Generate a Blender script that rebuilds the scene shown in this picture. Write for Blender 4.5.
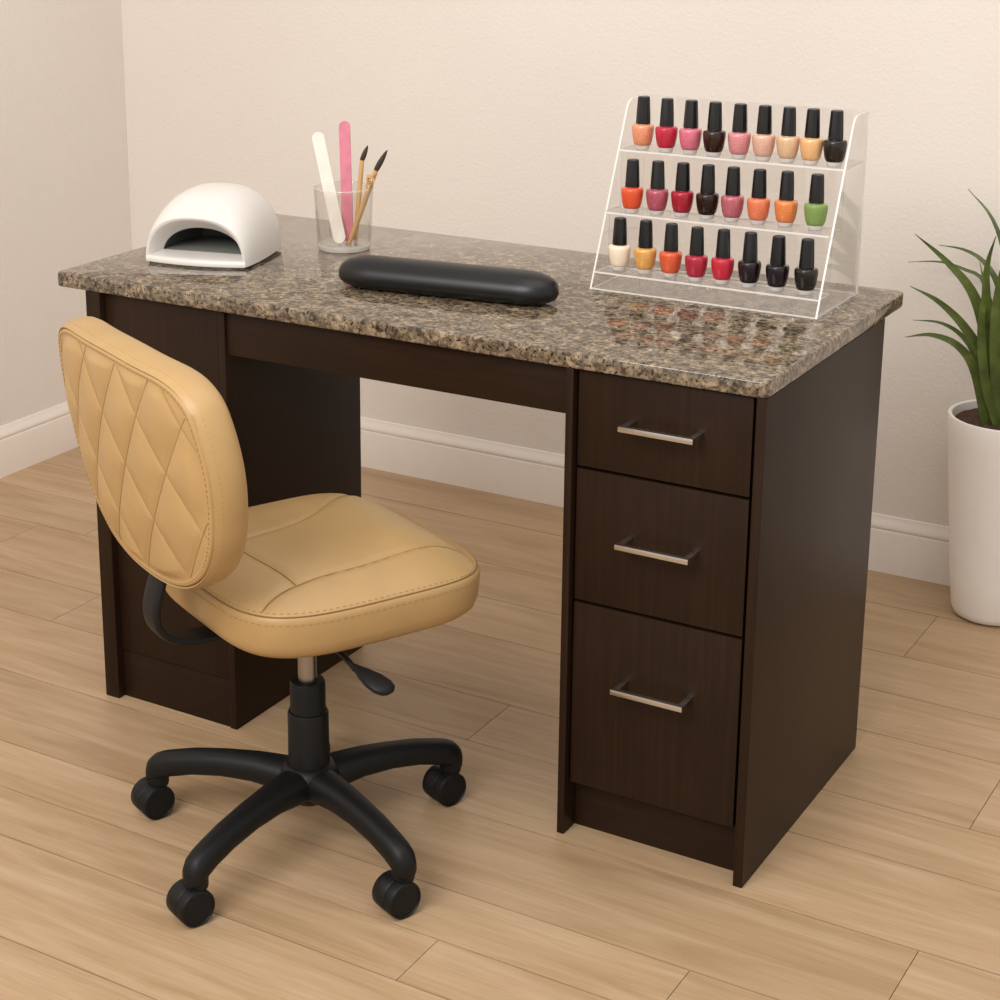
import bpy, bmesh, math, random
from mathutils import Vector, Matrix

random.seed(7)
PI = math.pi
S = bpy.context.scene
COL = S.collection
for o in list(bpy.data.objects):
    bpy.data.objects.remove(o)

# ------------------------------------------------------------------ camera
CAM = Vector((0.8334, -2.2524, 1.4614))
PITCH, YAW, ROLL = 0.2750, -0.5618, -0.0055
FPX, PPX, PPY = 1846.55, 393.91, 355.73
_d = Vector((math.sin(YAW) * math.cos(PITCH), math.cos(YAW) * math.cos(PITCH), -math.sin(PITCH)))
_r = _d.cross(Vector((0, 0, 1))).normalized()
_u = _r.cross(_d)
CR = _r * math.cos(ROLL) + _u * math.sin(ROLL)
CU = -_r * math.sin(ROLL) + _u * math.cos(ROLL)
cam = bpy.data.cameras.new('camera')
cam.sensor_width = 36.0
cam.lens = FPX * 36.0 / 1000.0
cam.shift_x = (500 - PPX) / 1000.0
cam.shift_y = -(500 - PPY) / 1000.0
cam.clip_start = 0.05
co = bpy.data.objects.new('camera', cam)
M3 = Matrix((CR, CU, -_d)).transposed()
co.matrix_world = Matrix.Translation(CAM) @ M3.to_4x4()
COL.objects.link(co)
S.camera = co


def at(x, y, axis, val):
    """photograph pixel -> point where its line of sight meets the plane axis = val"""
    q = _d * FPX + CR * (x - PPX) - CU * (y - PPY)
    return CAM + q * ((val - CAM[axis]) / q[axis])


# ------------------------------------------------------------------ light
world = bpy.data.worlds.new('world')
S.world = world
world.use_nodes = True
bg = world.node_tree.nodes['Background']
bg.inputs[0].default_value = (1.0, 0.985, 0.97, 1)
bg.inputs[1].default_value = 0.88


def area(name, loc, target, size, power, color):
    l = bpy.data.lights.new(name, 'AREA')
    l.shape = 'RECTANGLE'
    l.size, l.size_y = size
    l.energy = power
    l.color = color
    o = bpy.data.objects.new(name, l)
    o.location = loc
    o.rotation_euler = (Vector(target) - Vector(loc)).to_track_quat('-Z', 'Y').to_euler()
    COL.objects.link(o)


area('key_area_light', (-0.5, -2.7, 2.6), (-0.5, 0.8, 0.6), (1.8, 1.4), 88, (1.0, 0.98, 0.95))  # soft key light added out of view; no window stands there
area('overhead_area_light', (0.2, -0.3, 3.0), (-0.2, 0.2, 0), (2.0, 2.0), 20, (1.0, 0.975, 0.94))  # broad area light overhead, unseen

S.cycles.transparent_max_bounces = 48
S.view_settings.view_transform = 'Standard'
S.view_settings.look = 'None'
S.view_settings.exposure = 0.0
S.view_settings.gamma = 1.0
S.view_settings.use_curve_mapping = False


# ------------------------------------------------------------------ material helpers
def lin(h):
    h = h.lstrip('#')
    out = []
    for i in (0, 2, 4):
        c = int(h[i:i + 2], 16) / 255
        out.append(c / 12.92 if c <= 0.04045 else ((c + 0.055) / 1.055) ** 2.4)
    return (*out, 1)


def new_mat(name):
    m = bpy.data.materials.new(name)
    m.use_nodes = True
    nt = m.node_tree
    return m, nt, nt.nodes['Principled BSDF']


def N(nt, typ, **kw):
    n = nt.nodes.new(typ)
    for k, v in kw.items():
        if k.startswith('_'):
            setattr(n, k[1:], v)
        else:
            key = int(k[1:]) if k[0] == 'i' and k[1:].isdigit() else k.replace('__', ' ')
            n.inputs[key].default_value = v
    return n


def L(nt, a, b):
    nt.links.new(a, b)


def noise(nt, vec, scale, detail=4, rough=0.55):
    n = N(nt, 'ShaderNodeTexNoise')
    n.inputs['Scale'].default_value = scale
    n.inputs['Detail'].default_value = detail
    n.inputs['Roughness'].default_value = rough
    if vec is not None:
        L(nt, vec, n.inputs['Vector'])
    return n.outputs['Fac']


def ramp(nt, fac, stops, interp='LINEAR'):
    r = N(nt, 'ShaderNodeValToRGB')
    r.color_ramp.interpolation = interp
    e = r.color_ramp.elements
    while len(e) > len(stops):
        e.remove(e[-1])
    while len(e) < len(stops):
        e.new(0.5)
    for i, (p, c) in enumerate(stops):
        e[i].position = p
        e[i].color = c if len(c) == 4 else (*c, 1)
    L(nt, fac, r.inputs['Fac'])
    return r.outputs['Color']


def mix(nt, fac, a, b, blend='MIX'):
    m = N(nt, 'ShaderNodeMix', _data_type='RGBA', _blend_type=blend)
    if isinstance(fac, (int, float)):
        m.inputs[0].default_value = fac
    else:
        L(nt, fac, m.inputs[0])
    for i, v in ((6, a), (7, b)):
        if isinstance(v, tuple):
            m.inputs[i].default_value = v
        else:
            L(nt, v, m.inputs[i])
    return m.outputs[2]


def bump(nt, bsdf, height, strength, dist=0.002):
    b = N(nt, 'ShaderNodeBump')
    b.inputs['Strength'].default_value = strength
    b.inputs['Distance'].default_value = dist
    L(nt, height, b.inputs['Height'])
    L(nt, b.outputs['Normal'], bsdf.inputs['Normal'])


def objvec(nt, scale=(1, 1, 1)):
    t = N(nt, 'ShaderNodeTexCoord')
    mp = N(nt, 'ShaderNodeMapping')
    mp.inputs['Scale'].default_value = scale
    L(nt, t.outputs['Object'], mp.inputs['Vector'])
    return mp.outputs['Vector']


def simple(name, col, rough=0.5, metal=0.0, spec=0.5, coat=0.0, bump_scale=0, bump_str=0.0, var=0.0):
    m, nt, b = new_mat(name)
    c = lin(col)
    v = objvec(nt)
    n = noise(nt, v, 40, 3)
    k = var if var else 0.04
    dark = tuple(x * (1 - k) for x in c[:3]) + (1,)
    lite = tuple(min(1, x * (1 + k)) for x in c[:3]) + (1,)
    L(nt, ramp(nt, n, [(0.3, dark), (0.7, lite)]), b.inputs['Base Color'])
    b.inputs['Roughness'].default_value = rough
    b.inputs['Metallic'].default_value = metal
    b.inputs['Specular IOR Level'].default_value = spec
    b.inputs['Coat Weight'].default_value = coat
    b.inputs['Coat Roughness'].default_value = 0.05
    if bump_str:
        bump(nt, b, noise(nt, v, bump_scale, 3), bump_str, 0.0006)
    return m


def wall_mat():
    m, nt, b = new_mat('plaster')
    v = objvec(nt)
    big = noise(nt, v, 1.5, 3)
    L(nt, ramp(nt, big, [(0.3, lin('ddd3c9')), (0.7, lin('e1d8ce'))]), b.inputs['Base Color'])
    b.inputs['Roughness'].default_value = 0.85
    b.inputs['Specular IOR Level'].default_value = 0.2
    bump(nt, b, noise(nt, v, 150, 5, 0.6), 0.35, 0.003)
    return m


def floor_mat():
    m, nt, b = new_mat('oak_planks')
    t = N(nt, 'ShaderNodeTexCoord')
    a = N(nt, 'ShaderNodeAttribute', _attribute_name='plank')
    mp = N(nt, 'ShaderNodeVectorMath', _operation='MULTIPLY')
    mp.inputs[1].default_value = (1.0, 9.0, 1.0)
    L(nt, t.outputs['Object'], mp.inputs[0])
    sc = N(nt, 'ShaderNodeVectorMath', _operation='SCALE')
    sc.inputs['Scale'].default_value = 37.0
    L(nt, a.outputs['Color'], sc.inputs[0])
    ad = N(nt, 'ShaderNodeVectorMath', _operation='ADD')
    L(nt, mp.outputs[0], ad.inputs[0])
    L(nt, sc.outputs[0], ad.inputs[1])
    g1 = N(nt, 'ShaderNodeTexNoise')
    g1.inputs['Scale'].default_value = 2.6
    g1.inputs['Detail'].default_value = 6
    g1.inputs['Roughness'].default_value = 0.6
    g1.inputs['Distortion'].default_value = 0.8
    L(nt, ad.outputs[0], g1.inputs['Vector'])
    # fine pores run along the plank
    mp2 = N(nt, 'ShaderNodeVectorMath', _operation='MULTIPLY')
    mp2.inputs[1].default_value = (5.0, 210.0, 1.0)
    L(nt, t.outputs['Object'], mp2.inputs[0])
    ad2 = N(nt, 'ShaderNodeVectorMath', _operation='ADD')
    L(nt, mp2.outputs[0], ad2.inputs[0])
    L(nt, sc.outputs[0], ad2.inputs[1])
    g2 = noise(nt, ad2.outputs[0], 1.6, 3, 0.6)
    c1 = ramp(nt, g1.outputs['Fac'], [(0.28, lin('9f8263')), (0.45, lin('ad906f')), (0.6, lin('b5997a')), (0.78, lin('bda285'))])
    c2 = ramp(nt, g2, [(0.3, (0.84, 0.82, 0.79)), (0.55, (1, 1, 1)), (0.75, (1.05, 1.05, 1.05))])
    c = mix(nt, 0.75, c1, c2, 'MULTIPLY')
    tone = ramp(nt, a.outputs['Fac'], [(0.0, (0.93, 0.92, 0.90)), (1.0, (1.04, 1.03, 1.02))])
    c = mix(nt, 1.0, c, tone, 'MULTIPLY')
    L(nt, c, b.inputs['Base Color'])
    b.inputs['Roughness'].default_value = 0.42
    b.inputs['Specular IOR Level'].default_value = 0.35
    bump(nt, b, g2, 0.12, 0.001)
    return m


def dark_wood(name, horiz=False):
    m, nt, b = new_mat(name)
    v = objvec(nt, (6, 6, 140) if horiz else (140, 140, 4))
    g = noise(nt, v, 1.2, 5, 0.6)
    v2 = objvec(nt, (3, 3, 3))
    g2 = noise(nt, v2, 2, 3)
    c = ramp(nt, g, [(0.3, lin('1f130a')), (0.55, lin('27180d')), (0.8, lin('302011'))])
    c = mix(nt, 0.35, c, ramp(nt, g2, [(0.3, lin('1f140c')), (0.7, lin('2d1e13'))]))
    L(nt, c, b.inputs['Base Color'])
    b.inputs['Roughness'].default_value = 0.40
    b.inputs['Specular IOR Level'].default_value = 0.15
    bump(nt, b, g, 0.10, 0.0006)
    return m


def granite_mat():
    m, nt, b = new_mat('granite')
    v = objvec(nt)
    n1 = noise(nt, v, 66, 5, 0.72)
    n2 = noise(nt, v, 150, 3, 0.6)
    vo = N(nt, 'ShaderNodeTexVoronoi')
    vo.inputs['Scale'].default_value = 185
    L(nt, v, vo.inputs['Vector'])
    sep = N(nt, 'ShaderNodeSeparateColor')
    L(nt, vo.outputs['Color'], sep.inputs[0])
    base = ramp(nt, n1, [(0.30, lin('2b2520')), (0.42, lin('574b40')), (0.50, lin('83735f')), (0.58, lin('998872')), (0.70, lin('b5a48c'))])
    cell = ramp(nt, sep.outputs[0], [(0.0, lin('28231f')), (0.22, lin('52463a')), (0.5, lin('857560')), (0.78, lin('a49177')), (1.0, lin('c6b59c'))], 'CONSTANT')
    c = mix(nt, 0.5, base, cell)
    spk = ramp(nt, n2, [(0.38, (0, 0, 0)), (0.43, (1, 1, 1))])
    c = mix(nt, spk, lin('2a221d'), c)
    n3 = noise(nt, v, 34, 3, 0.6)
    blot = ramp(nt, n3, [(0.34, (0.46, 0.44, 0.42)), (0.5, (0.80, 0.78, 0.76)), (0.66, (1.08, 1.05, 1.01))])
    c = mix(nt, 1.0, c, blot, 'MULTIPLY')
    L(nt, c, b.inputs['Base Color'])
    b.inputs['Roughness'].default_value = 0.045
    b.inputs['Specular IOR Level'].default_value = 0.55
    bump(nt, b, n1, 0.07, 0.0005)
    return m


def leather_mat(name, col, rough=0.42):
    m, nt, b = new_mat(name)
    v = objvec(nt)
    c = lin(col)
    n = noise(nt, v, 14, 4)
    L(nt, ramp(nt, n, [(0.3, tuple(x * 0.95 for x in c[:3])), (0.7, tuple(min(1, x * 1.05) for x in c[:3]))]), b.inputs['Base Color'])
    vo = N(nt, 'ShaderNodeTexVoronoi')
    vo.inputs['Scale'].default_value = 900
    L(nt, v, vo.inputs['Vector'])
    b.inputs['Roughness'].default_value = rough
    b.inputs['Specular IOR Level'].default_value = 0.4
    bump(nt, b, vo.outputs['Distance'], 0.12, 0.0005)
    return m


def clear_mat(name, tint=(1, 1, 1, 1), ior=1.49, boost=1.0):
    """thin clear sheet: passes light straight through, mirrors a little by the Fresnel law"""
    m, nt, b = new_mat(name)
    nt.nodes.remove(b)
    out = nt.nodes['Material Output']
    tr = N(nt, 'ShaderNodeBsdfTransparent')
    tr.inputs[0].default_value = tint
    gl = N(nt, 'ShaderNodeBsdfGlossy')
    gl.inputs['Roughness'].default_value = 0.02
    fr = N(nt, 'ShaderNodeFresnel')
    geo = N(nt, 'ShaderNodeNewGeometry')
    sel = N(nt, 'ShaderNodeMix', _data_type='FLOAT')
    L(nt, geo.outputs['Backfacing'], sel.inputs[0])
    sel.inputs[2].default_value = ior
    sel.inputs[3].default_value = 1.0 / ior
    L(nt, sel.outputs[0], fr.inputs['IOR'])
    mul = N(nt, 'ShaderNodeMath', _operation='MULTIPLY')
    mul.inputs[1].default_value = boost
    L(nt, fr.outputs[0], mul.inputs[0])
    mx = N(nt, 'ShaderNodeMixShader')
    L(nt, mul.outputs[0], mx.inputs[0])
    L(nt, tr.outputs[0], mx.inputs[1])
    L(nt, gl.outputs[0], mx.inputs[2])
    L(nt, mx.outputs[0], out.inputs[0])
    return m


def edge_mat(name, amount):
    """sawn acrylic / glass edge: half frosted"""
    m, nt, b = new_mat(name)
    out = nt.nodes['Material Output']
    b.inputs['Base Color'].default_value = lin('f6f3ee')
    b.inputs['Roughness'].default_value = 0.25
    tl = N(nt, 'ShaderNodeBsdfTranslucent')
    tl.inputs[0].default_value = lin('fbf9f5')
    mx0 = N(nt, 'ShaderNodeMixShader')
    mx0.inputs[0].default_value = 0.35
    L(nt, b.outputs[0], mx0.inputs[1])
    L(nt, tl.outputs[0], mx0.inputs[2])
    tr = N(nt, 'ShaderNodeBsdfTransparent')
    mx = N(nt, 'ShaderNodeMixShader')
    mx.inputs[0].default_value = amount
    L(nt, tr.outputs[0], mx.inputs[1])
    L(nt, mx0.outputs[0], mx.inputs[2])
    L(nt, mx.outputs[0], out.inputs[0])
    return m


def lacquer(name, col, shimmer):
    m, nt, b = new_mat(name)
    v = objvec(nt)
    c = lin(col)
    if shimmer:
        vo = N(nt, 'ShaderNodeTexVoronoi')
        vo.inputs['Scale'].default_value = 1500
        L(nt, v, vo.inputs['Vector'])
        sep = N(nt, 'ShaderNodeSeparateColor')
        L(nt, vo.outputs['Color'], sep.inputs[0])
        k = shimmer
        L(nt, ramp(nt, sep.outputs[0], [(0.0, tuple(x * (1 - 0.35 * k) for x in c[:3])), (0.6, c[:3]),
                                        (1.0, tuple(min(1, x * (1 + 0.3 * k) + 0.10 * k * min(1, 1.6 * max(c[:3]))) for x in c[:3]))]), b.inputs['Base Color'])
        b.inputs['Metallic'].default_value = 0.15
    else:
        n = noise(nt, v, 60, 2)
        L(nt, ramp(nt, n, [(0.3, tuple(x * 0.96 for x in c[:3])), (0.7, c[:3])]), b.inputs['Base Color'])
    b.inputs['Roughness'].default_value = 0.25
    b.inputs['Coat Weight'].default_value = 0.5
    b.inputs['Specular IOR Level'].default_value = 0.25
    b.inputs['Coat Roughness'].default_value = 0.04
    return m


def leaf_mat():
    m, nt, b = new_mat('leaf_green')
    v = objvec(nt)
    n = noise(nt, v, 25, 4)
    L(nt, ramp(nt, n, [(0.3, lin('3a4519')), (0.6, lin('505e25')), (0.8, lin('6f783a'))]), b.inputs['Base Color'])
    b.inputs['Roughness'].default_value = 0.42
    b.inputs['Specular IOR Level'].default_value = 0.4
    return m


def soil_mat():
    m, nt, b = new_mat('bark_soil')
    v = objvec(nt)
    n = noise(nt, v, 90, 5, 0.7)
    L(nt, ramp(nt, n, [(0.3, lin('241710')), (0.6, lin('5a3d28')), (0.8, lin('7a573a'))]), b.inputs['Base Color'])
    b.inputs['Roughness'].default_value = 0.95
    bump(nt, b, n, 0.9, 0.01)
    return m


M = dict(
    wall=wall_mat(), floor=floor_mat(),
    trim=simple('white_trim', 'e3d8cd', 0.45, spec=0.35, var=0.015),
    gap=simple('floor_gap', '5a4028', 0.9),
    wood=dark_wood('espresso_wood'), woodh=dark_wood('espresso_wood_rail', True),
    granite=granite_mat(),
    steel=simple('brushed_steel', 'c8c2ba', 0.28, metal=1.0),
    rod=simple('lift_steel', 'a09a94', 0.32, metal=1.0),
    tan=leather_mat('tan_leather', 'ab8a5b'),
    thread=simple('tan_thread', '9a7849', 0.8),
    welt=simple('tan_welt', '5f4526', 0.6),
    welt2=simple('seat_welt', '7a5a32', 0.6),
    black=simple('black_plastic', '101010', 0.48, spec=0.25, bump_scale=700, bump_str=0.25),
    wheel=simple('black_wheel', '0f0f0f', 0.5, spec=0.25, bump_scale=600, bump_str=0.2),
    hood=simple('black_hood', '121212', 0.46, spec=0.25, bump_scale=700, bump_str=0.2),
    blackleather=leather_mat('black_leather', '0d0d0d', 0.36),
    cap=simple('cap_black', '0a0a0a', 0.36, spec=0.5),
    white=simple('white_shell', 'd4cec7', 0.35, spec=0.4, var=0.01),
    whitefoot=simple('grey_foot', '6d6861', 0.6),
    dark=simple('dark_chamber', '5e5f5a', 0.35, spec=0.5),
    darkfloor=simple('dark_tray', '86877f', 0.3, spec=0.5),
    acr=clear_mat('acrylic_face', (0.985, 0.98, 0.975, 1), 1.49, 0.9), acre=edge_mat('acrylic_edge', 0.95), acrs=edge_mat('acrylic_soft_edge', 0.28),
    glass=clear_mat('glass_wall', (0.97, 0.965, 0.955, 1), 1.5, 1.3), glasse=edge_mat('glass_rim', 0.35),
    potw=simple('white_ceramic', 'ece4db', 0.5, spec=0.35, var=0.015),
    soil=soil_mat(), leaf=leaf_mat(),
    filew=simple('file_white', 'dfd6ca', 0.8, bump_scale=900, bump_str=0.3),
    filep=simple('file_pink', 'cf7c8c', 0.8, bump_scale=900, bump_str=0.4, var=0.12),
    bamboo=simple('bamboo', 'c79d66', 0.55, var=0.12),
    bristle=simple('bristle', '3a2c24', 0.7, var=0.25),
    fray=simple('frayed_cord', 'c9a475', 0.9, var=0.15),
)


# ------------------------------------------------------------------ mesh helpers
def link(name, verts, faces, mat, parent=None, smooth=40, mats=None, mi=None):
    me = bpy.data.meshes.new(name)
    me.from_pydata([tuple(v) for v in verts], [], faces)
    bm = bmesh.new()
    bm.from_mesh(me)
    bmesh.ops.recalc_face_normals(bm, faces=bm.faces)
    bm.to_mesh(me)
    bm.free()
    for mm in (mats or [mat]):
        me.materials.append(mm)
    if mi:
        for p, i in zip(me.polygons, mi):
            p.material_index = i
    if smooth:
        me.shade_smooth()
        me.set_sharp_from_angle(angle=math.radians(smooth))
    o = bpy.data.objects.new(name, me)
    COL.objects.link(o)
    if parent:
        o.parent = parent
    return o


class MB:
    """collects shapes for ONE mesh"""

    def __init__(s):
        s.v, s.f, s.m = [], [], []

    def add(s, verts, faces, mi=0):
        k = len(s.v)
        s.v += [Vector(v) for v in verts]
        s.f += [tuple(i + k for i in f) for f in faces]
        s.m += [mi] * len(faces)
        return s

    def box(s, a, b, bev=0.0, mi=0):
        a, b = Vector(a), Vector(b)
        bm = bmesh.new()
        bmesh.ops.create_cube(bm, size=1)
        for v in bm.verts:
            v.co = Vector(((a[i] + b[i]) / 2 + v.co[i] * (b[i] - a[i]) for i in range(3)))
        if bev:
            bmesh.ops.bevel(bm, geom=bm.edges[:], offset=bev, segments=2, affect='EDGES', profile=0.6)
        bm.verts.index_update()
        s.add([v.co.copy() for v in bm.verts], [[v.index for v in f.verts] for f in bm.faces], mi)
        bm.free()
        return s

    def rings(s, rings, closed=True, cap0=True, cap1=True, mi=0):
        n = len(rings[0])
        vs = [p for r in rings for p in r]
        fs = []
        for i in range(len(rings) - 1):
            for j in range(n if closed else n - 1):
                k = (j + 1) % n
                fs.append((i * n + j, i * n + k, (i + 1) * n + k, (i + 1) * n + j))
        if cap0:
            fs.append(tuple(range(n))[::-1])
        if cap1:
            fs.append(tuple(range((len(rings) - 1) * n, len(rings) * n)))
        return s.add(vs, fs, mi)

    def lathe(s, prof, seg=48, origin=(0, 0, 0), axis=None, mi=0, cap0=True, cap1=True):
        o = Vector(origin)
        q = Vector((0, 0, 1)).rotation_difference(Vector(axis)) if axis is not None else None
        rs = []
        for r, z in prof:
            ring = []
            for j in range(seg):
                a = 2 * PI * j / seg
                p = Vector((max(r, 1e-5) * math.cos(a), max(r, 1e-5) * math.sin(a), z))
                ring.append(o + (q @ p if q else p))
            rs.append(ring)
        return s.rings(rs, True, cap0, cap1, mi)

    def tube(s, pts, rad, seg=8, caps=True, mi=0):
        pts = [Vector(p) for p in pts]
        rs = []
        ref = None
        for i, p in enumerate(pts):
            t = (pts[min(i + 1, len(pts) - 1)] - pts[max(i - 1, 0)]).normalized()
            if ref is None:
                ref = t.orthogonal().normalized()
            ref = (ref - t * ref.dot(t)).normalized()
            b = t.cross(ref)
            r = rad[i] if isinstance(rad, (list, tuple)) else rad
            rs.append([p + (ref * math.cos(2 * PI * j / seg) + b * math.sin(2 * PI * j / seg)) * r for j in range(seg)])
        return s.rings(rs, True, caps, caps, mi)

    def build(s, name, mat, parent=None, smooth=40, mats=None):
        return link(name, s.v, s.f, mat, parent, smooth, mats, s.m if mats else None)


def catmull(pts, n=8, closed=False):
    pts = [Vector(p) for p in pts]
    out = []
    m = len(pts)
    for i in range(m if closed else m - 1):
        p0 = pts[(i - 1) % m] if closed or i > 0 else pts[0] * 2 - pts[1]
        p1 = pts[i % m]
        p2 = pts[(i + 1) % m]
        p3 = pts[(i + 2) % m] if closed or i + 2 < m else pts[-1] * 2 - pts[-2]
        for k in range(n):
            t = k / n
            out.append(0.5 * ((2 * p1) + (p2 - p0) * t + (2 * p0 - 5 * p1 + 4 * p2 - p3) * t * t + (3 * p1 - p0 - 3 * p2 + p3) * t ** 3))
    if not closed:
        out.append(pts[-1])
    return out


def resample(pts, n, closed=False):
    P = list(pts) + ([pts[0]] if closed else [])
    d = [0]
    for a, b in zip(P, P[1:]):
        d.append(d[-1] + (b - a).length)
    out = []
    k = 0
    for i in range(n):
        t = d[-1] * i / (n if closed else n - 1)
        while k < len(d) - 2 and d[k + 1] < t:
            k += 1
        f = (t - d[k]) / max(1e-9, d[k + 1] - d[k])
        out.append(P[k].lerp(P[k + 1], min(1, max(0, f))))
    return out


def empty(name, loc, label, cat, rz=0, group=None):
    o = bpy.data.objects.new(name, None)
    o.empty_display_size = 0.1
    o.location = loc
    o.rotation_euler = (0, 0, rz)
    COL.objects.link(o)
    o['label'], o['category'] = label, cat
    if group:
        o['group'] = group
    return o


def tag(o, label, cat, group=None):
    o['label'], o['category'] = label, cat
    if group:
        o['group'] = group
    return o


def struct(o):
    o['kind'] = 'structure'
    return o


# ------------------------------------------------------------------ room
WX, WY = -2.17, 1.275
XE, YS, WH = 2.6, -3.4, 2.7

# floor: boards of one mesh, laid along x with 1.2 mm joints over a dark bed
rows = [-3.4, -3.2, -3.0, -2.8, -2.6, -2.4, -2.2, -2.0, -1.8, -1.6, -1.42, -1.23, -1.04, -0.85, -0.65, -0.45, -0.34, -0.225, -0.02, 0.185, 0.335, 0.565, 0.725, 0.885, 1.10, WY]
fixed = {(-0.45): [-0.303], (-0.34): [0.019], (-0.225): [0.265], (0.185): [-1.49, -0.56], (0.335): [0.235], (0.885): [-0.037]}
fv, ff, fm, fc = [], [], [], []
for y0, y1 in zip(rows, rows[1:]):
    js = list(fixed.get(y0, []))
    inview = -0.7 < y0 < 1.2
    if js:
        cuts = sorted(js)
        step = 2.1
    else:
        cuts = [random.uniform(1.3, 1.6)] if inview else [random.uniform(-0.6, 0.8)]
        step = 3.3 if inview else 1.6
    x = cuts[-1] + step
    while x < XE - 0.15:
        cuts.append(x)
        x += step
    x = cuts[0] - step
    while x > WX + 0.15:
        cuts.insert(0, x)
        x -= step
    xs = [WX] + cuts + [XE]
    for x0, x1 in zip(xs, xs[1:]):
        g = 0.00055
        k = len(fv)
        q = 0.0011
        fv += [(x0 + g, y0 + q, 0), (x1 - g, y0 + q, 0), (x1 - g, y1 - q, 0), (x0 + g, y1 - q, 0),
               (x0 + g, y0 + q, -0.008), (x1 - g, y0 + q, -0.008), (x1 - g, y1 - q, -0.008), (x0 + g, y1 - q, -0.008)]
        ff += [(k, k + 1, k + 2, k + 3), (k, k + 4, k + 5, k + 1), (k + 1, k + 5, k + 6, k + 2), (k + 2, k + 6, k + 7, k + 3), (k + 3, k + 7, k + 4, k)]
        fm += [0] * 5
        fc += [random.random()] * 5
k = len(fv)
fv += [(WX, YS, -0.004), (XE, YS, -0.004), (XE, WY, -0.004), (WX, WY, -0.004), (WX, YS, -0.1), (XE, YS, -0.1), (XE, WY, -0.1), (WX, WY, -0.1)]
ff += [(k, k + 1, k + 2, k + 3), (k, k + 4, k + 5, k + 1), (k + 1, k + 5, k + 6, k + 2), (k + 2, k + 6, k + 7, k + 3), (k + 3, k + 7, k + 4, k), (k + 7, k + 6, k + 5, k + 4)]
fm += [1] * 6
fc += [0.5] * 6
me = bpy.data.meshes.new('floor')
me.from_pydata(fv, [], ff)
me.materials.append(M['floor'])
me.materials.append(M['gap'])
for p, i in zip(me.polygons, fm):
    p.material_index = i
ca = me.color_attributes.new('plank', 'FLOAT_COLOR', 'CORNER')
for p, c in zip(me.polygons, fc):
    for li in p.loop_indices:
        ca.data[li].color = (c, c, c, 1)
flo = bpy.data.objects.new('floor', me)
COL.objects.link(flo)
struct(flo)

struct(MB().box((WX - 0.1, WY, -0.1), (XE, WY + 0.1, WH)).build('wall_back', M['wall'], smooth=0))
struct(MB().box((WX - 0.1, YS, -0.1), (WX, WY, WH)).build('wall_left', M['wall'], smooth=0))

bprof = [(0, 0.0), (0.014, 0.0), (0.014, 0.088), (0.0135, 0.0895), (0.0105, 0.0905), (0.0100, 0.0925), (0.0122, 0.0945), (0.0125, 0.0975), (0.0112, 0.102), (0.0075, 0.108), (0.0040, 0.114), (0.0025, 0.119), (0, 0.120)]
struct(MB().rings([[(x, WY - t, z) for t, z in bprof] for x in (WX, XE)]).build('baseboard_back', M['trim'], smooth=35))
struct(MB().rings([[(WX + t, y, z) for t, z in bprof] for y in (YS, WY)]).build('baseboard_left', M['trim'], smooth=35))

# ------------------------------------------------------------------ desk
H, T = 0.76, 0.0242
HB = H - T
DX, DY = -1.1883, 0.498
DYL = 0.404        # carcass from DX..0, 0..DY
F0 = -0.002
desk = empty('manicure_desk', (-0.6, 0.25, 0), 'dark brown two-pedestal manicure desk with speckled brown granite top', 'desk')


def dpart(mb, name, mat, **kw):
    mb.v = [v - Vector((-0.6, 0.25, 0)) for v in mb.v]
    return mb.build(name, mat, desk, **kw)


# countertop with small rounded corners and arris
def counter():
    x0, x1, y0, y1 = DX - 0.064, 0.004, -0.004, 0.5906
    r = 0.012
    out = []
    for cx, cy, a0 in ((x1 - r, y0 + r, -90), (x1 - r, y1 - r, 0), (x0 + r, y1 - r, 90), (x0 + r, y0 + r, 180)):
        for i in range(7):
            a = math.radians(a0 + 15 * i)
            out.append((cx, cy, math.cos(a), math.sin(a)))
    rs = []
    e = 0.003
    for z, ins in ((HB, e), (HB + e * 0.3, e * 0.3), (HB + e, 0), (H - e, 0), (H - e * 0.3, e * 0.3), (H, e)):
        rs.append([(cx + (r - ins) * c, cy + (r - ins) * s, z) for cx, cy, c, s in out])
    return MB().rings(rs)


ct = dpart(counter(), 'countertop', M['granite'], smooth=50)
ct['label'] = 'speckled brown granite countertop'
PT = 0.0145
A_ = 0.2956
C_ = 0.278
zt = HB
dpart(MB().box((-PT + 0.003, F0, 0), (0.003, DY, zt), 0.0012), 'side_panel', M['wood'])
dpart(MB().box((-A_, F0, 0), (-A_ + 0.0118, DY, zt), 0.0012), 'side_panel', M['wood'])
dpart(MB().box((DX, F0, 0), (DX + 0.030, DYL, zt), 0.0012), 'side_panel', M['wood'])
dpart(MB().box((DX + C_ - 0.014, 0.0110, 0), (DX + C_, DYL, zt), 0.0012), 'side_panel', M['wood'])
# backs of the two pedestals
dpart(MB().box((-A_ + 0.0125, DY - 0.008, 0.03), (-PT - 0.001, DY - 0.002, zt)), 'back_panel', M['wood'])
dpart(MB().box((DX + 0.031, DYL - 0.008, 0.03), (DX + C_ - 0.015, DYL - 0.002, zt)), 'back_panel', M['wood'])
# plinths
dpart(MB().box((-A_ + 0.0122, 0.036, 0), (-PT - 0.0005, 0.054, 0.085)), 'plinth', M['woodh'])
dpart(MB().box((DX + 0.0305, 0.0145, 0), (DX + C_ - 0.0145, 0.033, 0.088), 0.0008), 'plinth', M['woodh'])
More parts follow.
